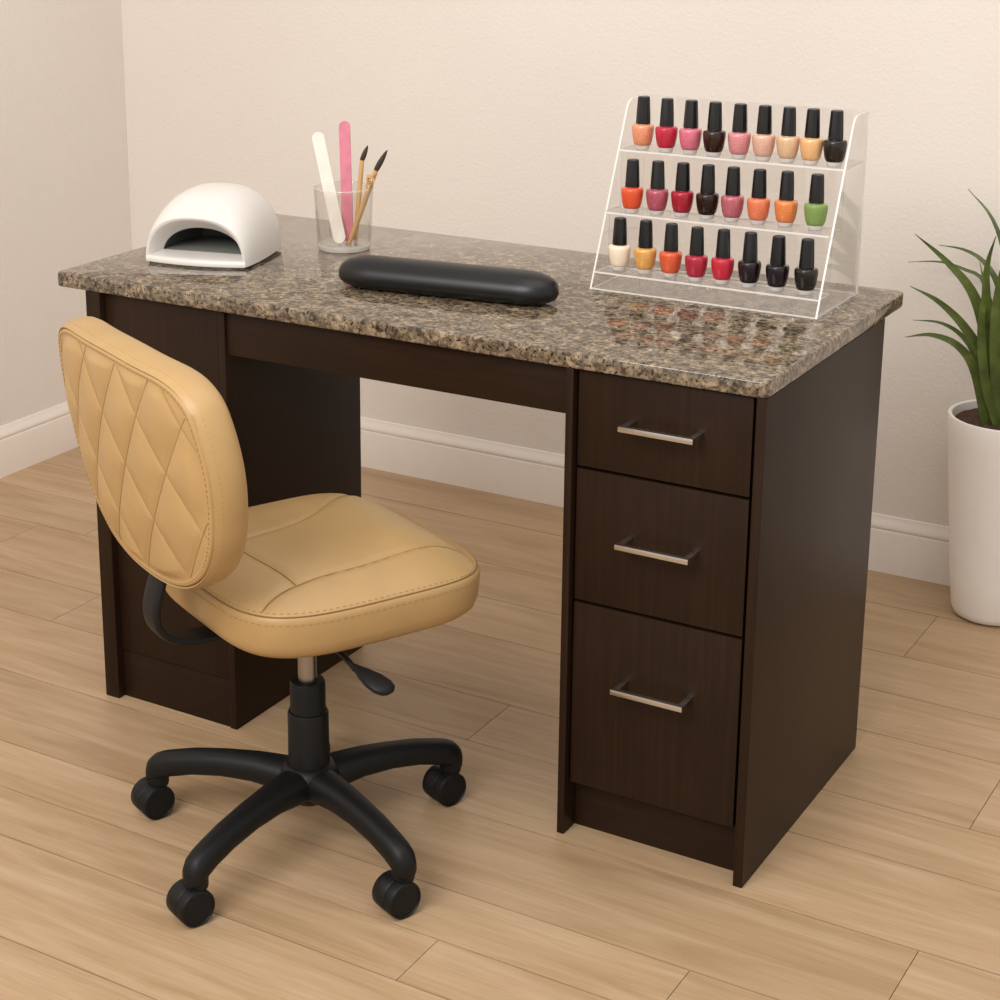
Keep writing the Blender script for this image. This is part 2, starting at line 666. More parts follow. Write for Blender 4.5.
# apron over the knee hole
dpart(MB().box((DX + C_ + 0.0005, 0.016, 0.661), (-A_ - 0.0005, 0.034, zt), 0.0012), 'apron_rail', M['woodh'])
dr_door = dpart(MB().box((DX + 0.0310, 0.0115, 0.090), (DX + C_ - 0.0146, 0.031, zt - 0.002), 0.001), 'door', M['wood'])
# inner floor of each pedestal
dpart(MB().box((-A_ + 0.0122, 0.056, 0.07), (-PT - 0.0005, DY - 0.009, 0.085)), 'bottom_shelf', M['wood'])
# drawers
for z0, z1, zh in ((0.590, 0.732, 0.668), (0.3835, 0.5855, 0.4935), (0.086, 0.379, 0.27)):
    x0, x1 = -A_ + 0.0155, -PT - 0.0045
    mb = MB().box((x0, 0.008, z0), (x1, 0.026, z1), 0.0012)
    # drawer box behind its front
    mb.box((x0 + 0.01, 0.026, z0 + 0.012), (x1 - 0.01, 0.42, z0 + 0.02))
    mb.box((x0 + 0.01, 0.026, z0 + 0.012), (x0 + 0.02, 0.42, z1 - 0.02))
    mb.box((x1 - 0.02, 0.026, z0 + 0.012), (x1 - 0.01, 0.42, z1 - 0.02))
    d = dpart(mb, 'drawer', M['wood'])
    hb = MB()
    hx0, hx1, yb = -0.200, -0.088, -0.028
    hb.box((hx0, yb - 0.004, zh - 0.0035), (hx1, yb + 0.005, zh + 0.0045), 0.0012)
    for hx in (hx0 + 0.001, hx1 - 0.010):
        hb.box((hx, yb + 0.003, zh - 0.0025), (hx + 0.009, 0.0082, zh + 0.0035), 0.001)
    hb.v = [v - Vector((-0.6, 0.25, 0)) for v in hb.v]
    h = hb.build('handle', M['steel'], d)
    h['label'] = 'brushed steel bar handle'

# ------------------------------------------------------------------ chair
CO = Vector((-0.597, -0.236, 0))
RZ = math.radians(-26)
chair = empty('task_chair', CO, 'tan leather swivel task chair with diamond quilted back on black five-star base', 'chair', RZ)
CI = Matrix.Rotation(-RZ, 3, 'Z')


def cl(p):
    return CI @ (Vector(p) - CO)


# --- seat
U0, SA, SB, SZ = 0.026, 0.198, 0.202, 0.465


def sq(c, n):
    return math.copysign(abs(c) ** (2 / n), c)


SEGS = 192
outl = []
_raw = []
for j in range(720):
    a = 2 * PI * j / 720
    n = 4.2
    x = SB * sq(math.cos(a), n)
    y = SA * sq(math.sin(a), n)
    # a touch narrower and rounder at the back
    x *= 1.0 - 0.05 * max(0, -y / SA) ** 2
    _raw.append(Vector((x, y, 0)))
outl = resample(_raw, SEGS, True)

seat_seams = [
    [(0.172, -0.184), (0.152, -0.168), (0.144, -0.140), (0.143, -0.105), (0.141, -0.06), (0.140, -0.006), (0.133, 0.066), (0.123, 0.133), (0.116, 0.190)],
    [(-0.050, -0.190), (-0.030, -0.150), (-0.019, -0.105), (-0.021, -0.045), (-0.043, 0.021), (-0.089, 0.084), (-0.133, 0.140), (-0.165, 0.185)],
    [(-0.018, -0.124), (0.06, -0.120), (0.143, -0.110)],
]
seat_seams = [[Vector((x, y, 0)) for x, y in resample2] for resample2 in
              [[(p.x, p.y) for p in resample(catmull([(a, b, 0) for a, b in l], 10), 60)] for l in seat_seams]]


def seam_dist(x, y, lines):
    best = 1e9
    for l in lines:
        for p in l:
            d = (p.x - x) ** 2 + (p.y - y) ** 2
            if d < best:
                best = d
    return math.sqrt(best)


def seat_top(x, y, t):
    """height above the welt at relative radius t"""
    h = 0.044 * (1 - max(0, t) ** 3.6)
    h -= 0.010 * max(0, (y - 0.06) / 0.13) ** 2 * (1 - t * 0.3)      # waterfall front
    h -= 0.004 * math.exp(-(x * x + (y + 0.03) ** 2) / 0.012)          # slight dip to sit in
    return h


def seat_mesh():
    mb = MB()
    prof = [(0.0, -0.066), (0.5, -0.067), (0.86, -0.066), (0.93, -0.063), (0.968, -0.055), (0.988, -0.042), (0.998, -0.022), (1.0, -0.008), (0.997, -0.0025), (0.986, 0.0002), (0.981, 0.0010), (0.977, 0.0035)]
    rs = []
    for t, z in prof:
        rs.append([Vector((p.x * max(t, 0.002), U0 + p.y * max(t, 0.002), SZ + z - (0.004 * max(0, p.y / SA) ** 3))) for p in outl])
    tt = [0.97 - 0.97 * (i / 64) for i in range(65)]
    for t in tt:
        ring = []
        for p in outl:
            x, y = p.x * max(t, 0.004), p.y * max(t, 0.004)
            z = 0.0035 + seat_top(x, y, t / 0.977)
            if abs(x) < 0.21 and t < 0.96:
                d = seam_dist(x, U0 * 0 + y, seat_seams)
                z -= 0.0032 * math.exp(-(d / 0.0048) ** 2)
            ring.append(Vector((x, U0 + y, SZ + z - (0.004 * max(0, p.y / SA) ** 3) * t ** 3)))
        rs.append(ring)
    mb.rings(rs)
    return mb


seat = seat_mesh().build('seat', M['tan'], chair, smooth=80)
st = MB()
for l in seat_seams:
    pts = []
    for p in l:
        # relative radius of this point
        t = max(abs(p.x) / SB, abs(p.y) / SA)
        tq = ((abs(p.x) / SB) ** 4.2 + (abs(p.y) / SA) ** 4.2) ** (1 / 4.2)
        if tq > 0.95:
            continue
        pts.append(Vector((p.x, U0 + p.y, SZ + 0.0035 + seat_top(p.x, p.y, tq / 0.977) - 0.0027 - (0.004 * max(0, p.y / SA) ** 3) * tq ** 3)))
    st.tube(pts, 0.0008, 6)
for tz, zz in ((0.968, 0.0035), (1.0, -0.0095)):
    ring = resample([Vector((p.x * tz, U0 + p.y * tz, SZ + (zz + (seat_top(p.x * tz, p.y * tz, tz / 0.977) if zz > 0 else 0)) - (0.004 * max(0, p.y / SA) ** 3))) for p in outl], 420, True)
    for i in range(0, 420, 3):
        st.tube([ring[i], ring[i + 1], ring[(i + 2) % 420].lerp(ring[i + 1], 0.6)], 0.0007, 5)
sw = MB()
ring = [Vector((p.x * 0.984, U0 + p.y * 0.984, SZ + 0.0012 - (0.004 * max(0, p.y / SA) ** 3))) for p in outl]
sw.tube(ring + [ring[0]], 0.0010, 6)
sw.build('welt_seam', M['welt2'], seat, smooth=60)
s_ = st.build('stitching', M['thread'], seat, smooth=60)

# --- backrest
BL = math.radians(8)
BP = Vector((0.003, -0.259, 0.646))
BH = Vector((0, -math.sin(BL), math.cos(BL)))
BN = Vector((0, math.cos(BL), math.sin(BL)))
KB = 0.30
half = [(0, 0.192), (0.07, 0.190), (0.135, 0.187), (0.172, 0.175), (0.196, 0.148), (0.209, 0.095), (0.211, 0.045), (0.203, -0.010), (0.188, -0.058), (0.160, -0.103), (0.115, -0.137), (0.060, -0.153), (0, -0.157)]
half = [(x * 1.11, 0.014 + (y - 0.02) * 0.935) for x, y in half]
full = half + [(-x, y) for x, y in half[-2:0:-1]]
BSEG = 300
bout = resample(catmull([(x, y, 0) for x, y in full], 12, True), BSEG, True)
BC = Vector((0, 0.02, 0))
A0 = [-0.286, -0.185, -0.088, 0.006, 0.108, 0.216]
B0 = [-0.238, -0.106, 0.040, 0.170, 0.286]


def quilt(s, h):
    da = min(abs((s - a) - h / 1.43) * 0.82 for a in A0)
    db = min(abs((s - b) + h / 1.16) * 0.757 for b in B0)
    return da, db


def bpos(s, h, n):
    return BP + Vector((1, 0, 0)) * s + BH * h + BN * (n + KB * s * s)


def rear_n(s, h, t):
    e = min(1, max(0, (0.93 - t) / 0.10))
    e = e * e * (3 - 2 * e)
    base = -0.010 * (1 - (t / 0.95) ** 2.5) if t < 0.95 else 0
    da, db = quilt(s, h)
    groove = 1 - math.exp(-(min(da, db) / 0.0045) ** 2)
    pillow = (1 - math.exp(-(da / 0.020) ** 2)) * (1 - math.exp(-(db / 0.020) ** 2))
    return base - e * (0.0020 * groove + 0.0046 * pillow)


def back_mesh():
    mb = MB()
    rs = []
    tl = [0.004 + (0.925 - 0.004) * i / 90 for i in range(91)]
    for t in tl:
        ring = []
        for p in bout:
            q = BC + (p - BC) * t
            ring.append(bpos(q.x, q.y, rear_n(q.x, q.y, t)))
        rs.append(ring)
    side = [(0.940, -0.0015), (0.955, -0.0022), (0.966, -0.0010), (0.9705, 0.0022), (0.974, 0.0030), (0.9775, 0.0005), (0.985, -0.0005), (0.998, 0.004), (1.010, 0.012), (1.017, 0.022), (1.019, 0.032), (1.014, 0.044), (1.000, 0.054), (0.975, 0.0615), (0.93, 0.067), (0.85, 0.072), (0.7, 0.077), (0.45, 0.081), (0.2, 0.083), (0.004, 0.0835)]
    for t, n in side:
        n = n * 0.80 if n > 0.004 else n
        rs.append([bpos((BC + (p - BC) * t).x, (BC + (p - BC) * t).y, n) for p in bout])
    mb.rings(rs)
    return mb


back = back_mesh().build('backrest', M['tan'], chair, smooth=80)
qt = MB()


def inside(s, h, k=0.93):
    v = Vector((s, h, 0)) - BC
    a = math.atan2(v.y, v.x)
    # nearest outline direction
    best = max(bout, key=lambda p: ((p - BC).normalized()).dot(v.normalized()) if v.length > 1e-6 else 0)
    return v.length / (best - BC).length


def quilt_line(f):
    run = []
    for i in range(160):
        h = -0.17 + 0.37 * i / 159
        s = f(h)
        t = inside(s, h) if abs(s) < 0.26 else 9
        if t < 0.925:
            run.append(bpos(s, h, rear_n(s, h, t) - 0.0002))
        elif len(run) > 3:
            qt.tube(run, 0.0006, 5)
            run = []
        else:
            run = []
    if len(run) > 3:
        qt.tube(run, 0.0006, 5)


for a in A0:
    quilt_line(lambda h: a + h / 1.43)
for b in B0:
    quilt_line(lambda h: b - h / 1.16)
for tz, nn in ((0.945, -0.0022), (1.0075, 0.0095)):
    ring = resample([bpos((BC + (p - BC) * tz).x, (BC + (p - BC) * tz).y, nn) for p in bout], 480, True)
    for i in range(0, 480, 3):
        qt.tube([ring[i], ring[i + 1], ring[(i + 2) % 480].lerp(ring[i + 1], 0.6)], 0.0006, 5)
qt.build('stitching', M['thread'], back, smooth=60)
wl = MB()
ring = [bpos((BC + (p - BC) * 0.9725).x, (BC + (p - BC) * 0.9725).y, 0.0022) for p in bout]
wl.tube(ring + [ring[0]], 0.0011, 6)
wl.build('welt_seam', M['welt'], back, smooth=60)

# --- back bracket: flat black bar
bx = 0.008
path = catmull([(bx, -0.190, 0.600), (bx, -0.208, 0.540), (bx, -0.224, 0.490), (bx, -0.236, 0.448), (bx, -0.232, 0.417), (bx, -0.208, 0.396), (bx, -0.16, 0.387), (bx, -0.06, 0.386), (bx, 0.0, 0.386)], 8)
rs = []
for i, p in enumerate(path):
    t = (path[min(i + 1, len(path) - 1)] - path[max(i - 1, 0)]).normalized()
    n = Vector((1, 0, 0)).cross(t).normalized()
    w, th = 0.022, 0.006
    ring = []
    for a in range(20):
        an = 2 * PI * a / 20
        ring.append(p + Vector((1, 0, 0)) * (w * sq(math.cos(an), 4)) + n * (th * sq(math.sin(an), 3)))
    rs.append(ring)
MB().rings(rs).build('back_bracket', M['black'], chair, smooth=50)

# --- mechanism, gas lift, sleeves
cx, cy = -0.010, 0.014
mb = MB().box((cx - 0.075, cy - 0.085, 0.380), (cx + 0.075, cy + 0.085, 0.3985), 0.006)
mb.box((cx - 0.045, cy - 0.06, 0.366), (cx + 0.045, cy + 0.06, 0.383), 0.005)
mb.build('seat_mechanism', M['black'], chair)
MB().lathe([(0.014, 0.20), (0.014, 0.385)], 32, (cx, cy, 0)).build('gas_lift', M['rod'], chair)['label'] = 'steel gas lift rod'
MB().lathe([(0.0265, 0.195), (0.0265, 0.262), (0.0245, 0.2665), (0.0148, 0.2675), (0.0142, 0.262)], 40, (cx, cy, 0), cap1=False).build('column_cover', M['black'], chair)
MB().lathe([(0.0310, 0.105), (0.0305, 0.214), (0.0290, 0.218), (0.0270, 0.2185)], 40, (cx, cy, 0)).build('column_cover', M['black'], chair)

# --- lever with paddle
lv = MB().tube(catmull([(cx + 0.03, 0.0, 0.385), (0.10, -0.02, 0.384), (0.165, -0.024, 0.381), (0.192, -0.023, 0.373)], 6), 0.0042, 10)
p0, p1 = Vector((0.186, -0.023, 0.3755)), Vector((0.250, -0.002, 0.357))
ax = (p1 - p0).normalized()
sd = ax.cross(Vector((0, 0, 1))).normalized()
up = sd.cross(ax)
rs = []
for f, w, t in ((0, 0.004, 0.004), (0.12, 0.006, 0.005), (0.3, 0.012, 0.0065), (0.55, 0.0175, 0.0075), (0.78, 0.0185, 0.007), (0.92, 0.0145, 0.006), (0.98, 0.009, 0.004), (1.0, 0.003, 0.002)):
    c = p0.lerp(p1, f)
    rs.append([c + sd * (w * sq(math.cos(2 * PI * j / 24), 2.6)) + up * (t * sq(math.sin(2 * PI * j / 24), 2.4)) for j in range(24)])
lv.rings(rs).build('height_lever', M['black'], chair, smooth=60)

# --- five-star base and casters
cast_w = [(x - 0.008, y + 0.011) for x, y in ((-0.846, -0.291), (-0.615, -0.491), (-0.381, -0.323), (-0.482, -0.020), (-0.734, -0.027))]
rightv = Vector((0.81, 0.58, 0)) * 0.010
base = MB()
hub = Vector((cx, cy, 0))
base.lathe([(0.020, 0.070), (0.0245, 0.072), (0.030, 0.080), (0.046, 0.096), (0.0475, 0.112), (0.042, 0.126), (0.035, 0.133), (0.0315, 0.134)], 48, hub)
stems = []
for wx, wy in cast_w:
    e = cl((wx, wy, 0)) + CI @ rightv
    d = (e - hub)
    d.z = 0
    ln = d.length
    dn = d.normalized()
    sdv = dn.cross(Vector((0, 0, 1)))
    rs = []
    for f, w, zt_, zb_ in ((0.06, 0.030, 0.131, 0.082), (0.20, 0.0275, 0.132, 0.086), (0.35, 0.0235, 0.132, 0.090), (0.55, 0.0210, 0.128, 0.089), (0.75, 0.0195, 0.121, 0.082), (0.90, 0.0190, 0.112, 0.072), (0.97, 0.0188, 0.107, 0.064), (1.02, 0.0178, 0.101, 0.058), (1.055, 0.0140, 0.092, 0.056), (1.072, 0.007, 0.080, 0.059)):
        c = hub + dn * ln * f
        zc, hh = (zt_ + zb_) / 2, (zt_ - zb_) / 2
        ring = []
        for j in range(28):
            a = 2 * PI * j / 28
            y_ = hh * sq(math.sin(a), 2.8)
            wid = w * (1.0 if y_ < 0 else 1 - 0.22 * (y_ / hh) ** 2)
            ring.append(c + sdv * (wid * sq(math.cos(a), 3.0)) + Vector((0, 0, zc + y_)))
        rs.append(ring)
    base.rings(rs)
    base.lathe([(0.0155, 0.052), (0.0165, 0.056), (0.0165, 0.078)], 24, (e.x, e.y, 0))
    stems.append(e)
base.build('star_base', M['black'], chair, smooth=55)

WAX = CI @ Vector((0.90, -0.36, 0)).normalized()
for (wx, wy), e in zip(cast_w, stems):
    c = cl((wx, wy, 0))
    R_ = 0.0275
    ctr = Vector((c.x, c.y, R_))
    cm = MB()
    # hood: a drum shell over the inner half of the wheel pair
    cm.lathe([(0.006, -0.0235), (0.0245, -0.0235), (0.0268, -0.0215), (0.0272, -0.012), (0.0272, 0.004), (0.0262, 0.0055), (0.010, 0.006)], 40, ctr, WAX)
    cm.lathe([(0.0085, 0.044), (0.0085, 0.060), (0.0105, 0.0605), (0.0105, 0.064)], 20, (e.x * 0.7 + c.x * 0.3, e.y * 0.7 + c.y * 0.3, 0))
    cm.box(Vector((e.x * 0.5 + c.x * 0.5 - 0.011, e.y * 0.5 + c.y * 0.5 - 0.011, 0.034)), Vector((e.x * 0.5 + c.x * 0.5 + 0.011, e.y * 0.5 + c.y * 0.5 + 0.011, 0.056)), 0.004)
    ho = cm.build('caster', M['hood'], chair, smooth=50)
    wm = MB().lathe([(0.004, 0.0062), (0.0258, 0.0062), (0.0275, 0.0080), (0.0275, 0.0205), (0.0262, 0.0228), (0.0235, 0.0238), (0.0228, 0.0225), (0.006, 0.0235), (0.002, 0.0238)], 44, ctr, WAX)
    wm.build('wheel', M['wheel'], ho, smooth=40)

# ------------------------------------------------------------------ nail lamp
lamp = empty('nail_lamp', (-1.0768, 0.152, H), 'white dome nail curing lamp with dark arched opening on the granite top', 'nail lamp', math.radians(13.4))


def arch(w, h, y, n=48, p=2.3, z0=0.004):
    pts = []
    for i in range(n + 1):
        a = PI * i / n
        pts.append(Vector((w * sq(math.cos(a), p), y, z0 + (h - z0) * abs(math.sin(a)) ** (2 / p))))
    return pts


lw = 0.0885
outer = [(y * 1.06, w * 1.06, h * 1.03, p) for y, w, h, p in [(0.000, 0.0865, 0.080, 2.5), (0.004, 0.0885, 0.0865, 2.5), (0.015, 0.0905, 0.0975, 2.5), (0.035, 0.0918, 0.1090, 2.55), (0.06, 0.0922, 0.1160, 2.6), (0.085, 0.0915, 0.1185, 2.6), (0.11, 0.0900, 0.1185, 2.6), (0.135, 0.0880, 0.1140, 2.6), (0.155, 0.0850, 0.1050, 2.6), (0.168, 0.0800, 0.0930, 2.6), (0.177, 0.0720, 0.0780, 2.5), (0.182, 0.0590, 0.0590, 2.4), (0.184, 0.0350, 0.0350, 2.2), (0.1845, 0.004, 0.008, 2.0)]]
ob = [arch(w, h, y - (0.010 * (1 - 0) if False else 0), p=p) for y, w, h, p in outer]
bez = [arch(w, h, y, p=p) for y, w, h, p in ((0.000, 0.0917, 0.0824, 2.5), (0.0004, 0.0885, 0.0796, 2.45), (0.002, 0.0868, 0.0780, 2.4), (0.018, 0.0820, 0.0690, 2.3), (0.034, 0.0760, 0.0590, 2.2))]
sh = MB().rings(ob, closed=False, cap0=False, cap1=False)
sh.rings(bez, closed=False, cap0=False, cap1=False)
# front tray lip: curved outwards
lip = []
for z, k in ((0.003, 0.0), (0.0045, 0.0005), (0.0115, 0.0), (0.0128, -0.0015)):
    row = []
    for i in range(25):
        x = -0.0917 + 0.1834 * i / 24
        row.append(Vector((x, -0.013 * (1 - (x / 0.0917) ** 2) - k, z)))
    lip.append(row)
lip.append([Vector((-0.0866 + 0.1732 * i / 24, 0.004, 0.0132)) for i in range(25)])
lip.append([Vector((-0.0770 + 0.154 * i / 24, 0.034, 0.0175)) for i in range(25)])
sh.rings(lip, closed=False, cap0=False, cap1=False)
# underside
ring = [Vector((p.x, p.y, 0.0035)) for p in lip[0]]
o = sh.build('shell', M['white'], lamp, smooth=50)
# dark chamber
ch = [arch(w, h, y, p=2.2, z0=0.010) for y, w, h in ((0.0335, 0.0760, 0.0590), (0.050, 0.0770, 0.0640), (0.120, 0.072, 0.066), (0.160, 0.060, 0.055), (0.170, 0.02, 0.02))]
MB().rings(ch, closed=False, cap0=False, cap1=True).build('chamber', M['dark'], lamp, smooth=50)['label'] = 'dark inner chamber of the lamp'
MB().box((-0.076, 0.034, 0.008), (0.076, 0.150, 0.0172), 0.001).build('tray', M['darkfloor'], lamp)['label'] = 'dark grey hand tray'
ft = []
for z, k in ((0.0, 0.96), (0.0045, 0.97)):
    ft.append([Vector((p[0] * 1.06 * k, 1.05 * p[1] * 0.5 + 0.0425 + (p[1] - 0.085) * 0.46, z)) for p in
               [(-0.0855, 0), (-0.06, -0.007), (-0.03, -0.011), (0, -0.0125), (0.03, -0.011), (0.06, -0.007), (0.0855, 0), (0.0905, 0.06), (0.0895, 0.11), (0.085, 0.15), (0.072, 0.172), (0.05, 0.180), (-0.05, 0.180), (-0.072, 0.172), (-0.085, 0.15), (-0.0895, 0.11), (-0.0905, 0.06)]])
MB().rings(ft).build('foot', M['whitefoot'], lamp, smooth=30)['label'] = 'grey base foot under the white shell'

# ------------------------------------------------------------------ hand rest
pad_c = Vector((-0.605, 0.190, H))
pm = MB()
Lh, Wd, Ht = 0.187, 0.040, 0.048
rs = []
NS = 60
for i in range(NS + 1):
    t = -1 + 2 * i / NS
    x = Lh * math.sin(t * PI / 2) if False else Lh * t
    # full along the middle, quickly rounded at the ends
    ex = max(0.0, (abs(x) - (Lh - 0.062)) / 0.062)
    k = math.sqrt(max(0.0, 1 - ex ** 2.15))
    k = max(k, 0.02)
    kh = 0.25 + 0.75 * k if k > 0.03 else 0.25
    sc = k
    ring = []
    for j in range(40):
        a = 2 * PI * j / 40
        y_ = Wd * sc * sq(math.cos(a), 2.15)
        s_n = math.sin(a)
        z_ = 0.0215 + (0.0315 if s_n > 0 else 0.0205) * (sc ** 0.75) * sq(s_n, 2.05)
        ring.append(Vector((x, y_, z_)))
    rs.append(ring)
pm.rings(rs)
pad = pm.build('hand_rest', M['blackleather'], None, smooth=70)
pad.location = pad_c
pad.rotation_euler = (0, 0, math.radians(7.5))
tag(pad, 'long black padded hand rest cushion lying on the granite top', 'hand rest')

# ------------------------------------------------------------------ tumbler with files and brushes
cup_c = Vector((-0.935, 0.395, H))
CRD = 0.0520
cup = empty('glass_tumbler', cup_c, 'clear glass tumbler holding nail files and brushes', 'glass')
prof_o = [(0.0430, 0.0), (0.0455, 0.0012), (0.0470, 0.004), (0.0478, 0.02), (CRD, 0.104), (CRD + 0.0003, 0.1095)]
prof_i = [(CRD - 0.0014, 0.1095), (CRD - 0.0018, 0.104), (0.0455, 0.02), (0.0445, 0.0125), (0.036, 0.0105), (0.001, 0.010)]
MB().lathe(prof_o + [(CRD - 0.0005, 0.1106)] + prof_i, 64, mi=0).build('tumbler_wall', M['glass'], cup, smooth=60)
MB().lathe([(CRD + 0.0003, 0.1090), (CRD + 0.0004, 0.1098), (CRD - 0.0006, 0.1110), (CRD - 0.0017, 0.1098)], 64, cap0=False, cap1=False).build('rim', M['glasse'], cup, smooth=60)
MB().lathe([(0.042, 0.0008), (0.0462, 0.0025), (0.0470, 0.0085), (0.044, 0.0098), (0.001, 0.0095)], 64).build('thick_base', edge_mat('glass_base', 0.55), cup, smooth=60)


def flat_file(name, foot, top, w, th, mat, label):
    foot, top = Vector(foot), Vector(top)
    ax = (top - foot)
    ln = ax.length
    ax.normalize()
    # the broad side faces the room
    side = ax.cross(Vector((-0.50, 0.86, 0))).normalized()
    nrm = side.cross(ax)
    o2 = []
    r = w / 2
    for i in range(13):
        a = PI * i / 12
        o2.append((r * math.cos(a) , ln - r + r * math.sin(a)))
    for i in range(13):
        a = PI + PI * i / 12
        o2.append((r * math.cos(a), r + r * math.sin(a)))
    rs = [[foot + side * (x * kk) + ax * y + nrm * n for x, y in o2] for n, kk in ((-th / 2, 0.95), (-th / 2 * 0.6, 1), (th / 2 * 0.6, 1), (th / 2, 0.95))]
    vs = MB().rings(rs)
    vs.v = [v - foot for v in vs.v]
    o = vs.build(name, mat, None, smooth=35)
    o.location = foot
    return tag(o, label, 'nail file', 'nail files in the glass tumbler')


fz = H + 0.0112
flat_file('nail_file', (-0.938, 0.388, fz), at(317, 132, 1, 0.400), 0.0225, 0.004, M['filew'], 'white nail file leaning left in the glass tumbler')
flat_file('nail_file', (-0.934, 0.406, fz), at(344.3, 121, 1, 0.418), 0.0198, 0.004, M['filep'], 'pink nail file standing upright in the glass tumbler')


def brush(foot, tip, ferr, label, tuft, rad, tr):
    foot, tip, ferr = Vector(foot), Vector(tip), Vector(ferr)
    e = empty('nail_brush', foot, label, 'brush', 0, 'brushes in the glass tumbler')
    z = Vector((0, 0, 0))
    hv = ferr - foot
    pts = [hv * f for f in (0, 0.02, 0.3, 0.6, 0.9, 1.0)]
    MB().tube(pts, [rad * 0.6, rad * 0.85, rad, rad * 1.05, rad * 1.0, rad * 0.95], 14).build('handle', M['bamboo'], e, smooth=50)['label'] = 'bamboo handle'
    bv = tip - ferr
    pts = [hv + bv * f for f in (-0.03, 0.1, 0.35, 0.6, 0.85, 1.0)]
    MB().tube(pts, [tr * 0.8, tr * 0.95, tr, tr * 0.85, tr * 0.5, tr * 0.12], 14).build('bristles', M['bristle'], e, smooth=50)['label'] = 'dark brown bristle tip'
    return e, hv


brush((-0.928, 0.420, fz), at(367.8, 145.5, 1, 0.428), at(362.0, 160, 1, 0.427), 'bamboo brush with short blunt dark tip in the glass tumbler', 0, 0.0042, 0.0046)
e, hv = brush((-0.926, 0.398, fz), at(387.3, 150, 1, 0.404), at(376.0, 170, 1, 0.403), 'bamboo brush with long pointed dark tip and frayed collar in the tumbler', 0, 0.0046, 0.0050)
fr = MB()
for i in range(26):
    c = hv * (0.80 + 0.0065 * i * 0.6)
    d = Vector((random.uniform(-1, 0.2), random.uniform(-1, 0.3), random.uniform(-0.5, 0.8))).normalized()
    c = c + d * 0.0035
    fr.tube([c, c + d * 0.003 + Vector((0, 0, 0.001)), c + d * random.uniform(0.005, 0.009) + Vector((random.uniform(-.003, .003), 0, random.uniform(-.004, .003)))], [0.0018, 0.0021, 0.0008], 6)
fr.build('frayed_collar', M['fray'], e, smooth=60)['label'] = 'frayed straw collar on the brush'

# ------------------------------------------------------------------ acrylic rack
XL, XR = -0.431, -0.054
rack = empty('acrylic_rack', ((XL + XR) / 2, 0.44, H), 'clear acrylic three-tier rack full of nail polish bottles on the granite desk top', 'display rack')
RO = Vector(((XL + XR) / 2, 0.44, H))


def sheet(name, polygon, axis, a0, a1, edge='acre'):
    """clear sheet: polygon in the two other axes, extruded a0..a1 along axis; edges half frosted"""
    def P(uv, a):
        if axis == 0:
            return Vector((a, uv[0], uv[1])) - RO
        if axis == 1:
            return Vector((uv[0], a, uv[1])) - RO
        return Vector((uv[0], uv[1], a)) - RO
    n = len(polygon)
    v = [P(q, a0) for q in polygon] + [P(q, a1) for q in polygon]
    f = [tuple(range(n))[::-1], tuple(range(n, 2 * n))]
    mi = [0, 0]
    for i in range(n):
        k = (i + 1) % n
        f.append((i, k, n + k, n + i))
        mi.append(1)
    return link(name, v, f, None, rack, 0, [M['acr'], M[edge]], mi)


top_corner = [(0.4640 + 0.014 * math.sin(a) - 0.0 + 0.014 * 0.25, 1.034 + 0.014 * (1 - math.cos(a))) for a in ()]
sp = [(0.345, H + 0.0006), (0.4620, 1.0340), (0.4655, 1.0405), (0.4705, 1.0455), (0.4770, 1.0485), (0.484, 1.0495), (0.5310, 1.0495), (0.5310, H + 0.0006)]
th = 0.003
sheet('side_panel', sp, 0, XL, XL + th)
sheet('side_panel', sp, 0, XR - th, XR)
xi0, xi1 = XL + th + 0.0002, XR - th - 0.0002
sheet('back_panel', [(xi0, H + 0.005), (xi1, H + 0.005), (xi1, 1.0495), (xi0, 1.0495)], 1, 0.5278, 0.5308, 'acrs')
sheet('base_sheet', [(xi0, 0.3450), (xi1, 0.3450), (xi1, 0.527), (xi0, 0.527)], 2, H + 0.0006, H + 0.0030)
SH = [(0.788, 0.3560, 0.4060), (0.880, 0.3850, 0.4450), (0.973, 0.4360, 0.5270)]      # top z, front y, back y
for i, (z, y0, y1) in enumerate(SH):
    sheet('shelf', [(xi0, y0), (xi1, y0), (xi1, y1), (xi0, y1)], 2, z - 0.003, z)
    if i < 2:
        sheet('riser', [(xi0, z + 0.0002), (xi1, z + 0.0002), (xi1, SH[i + 1][0] - 0.0032), (xi0, SH[i + 1][0] - 0.0032)], 1, y1 - 0.003, y1, 'acrs')

# ------------------------------------------------------------------ nail polish bottles
GLASSB = edge_mat('bottle_glass_base', 0.85)
m_body = MB().lathe([(0.0100, 0.0074), (0.0126, 0.0078), (0.0138, 0.0096), (0.0151, 0.0135), (0.0165, 0.0210), (0.0175, 0.0285), (0.0179, 0.0340), (0.0177, 0.0375), (0.0168, 0.0396), (0.0140, 0.0408), (0.0105, 0.0412), (0.0100, 0.0430)], 40)
m_base = MB().lathe([(0.0085, 0.0), (0.0102, 0.0006), (0.0110, 0.0022), (0.0125, 0.0074), (0.0100, 0.0076)], 36)
_b = m_body.build('bottle', M['cap'], None, 60)
ME_BODY = _b.data
bpy.data.objects.remove(_b)
_b = m_base.build('bottle', GLASSB, None, 50)
ME_BASE = _b.data
bpy.data.objects.remove(_b)
capm = MB()
rs = []
for r, z in ((0.0108, 0.0416), (0.0117, 0.0422), (0.0118, 0.0435), (0.0110, 0.061), (0.0099, 0.080), (0.0096, 0.0838), (0.0086, 0.0850)):
    rs.append([Vector((r * math.cos(2 * PI * (j + 0.5) / 10), r * math.sin(2 * PI * (j + 0.5) / 10), z)) for j in range(10)])
capm.rings(rs)
_b = capm.build('bottle', M['cap'], None, 25)
ME_CAP = _b.data
bpy.data.objects.remove(_b)

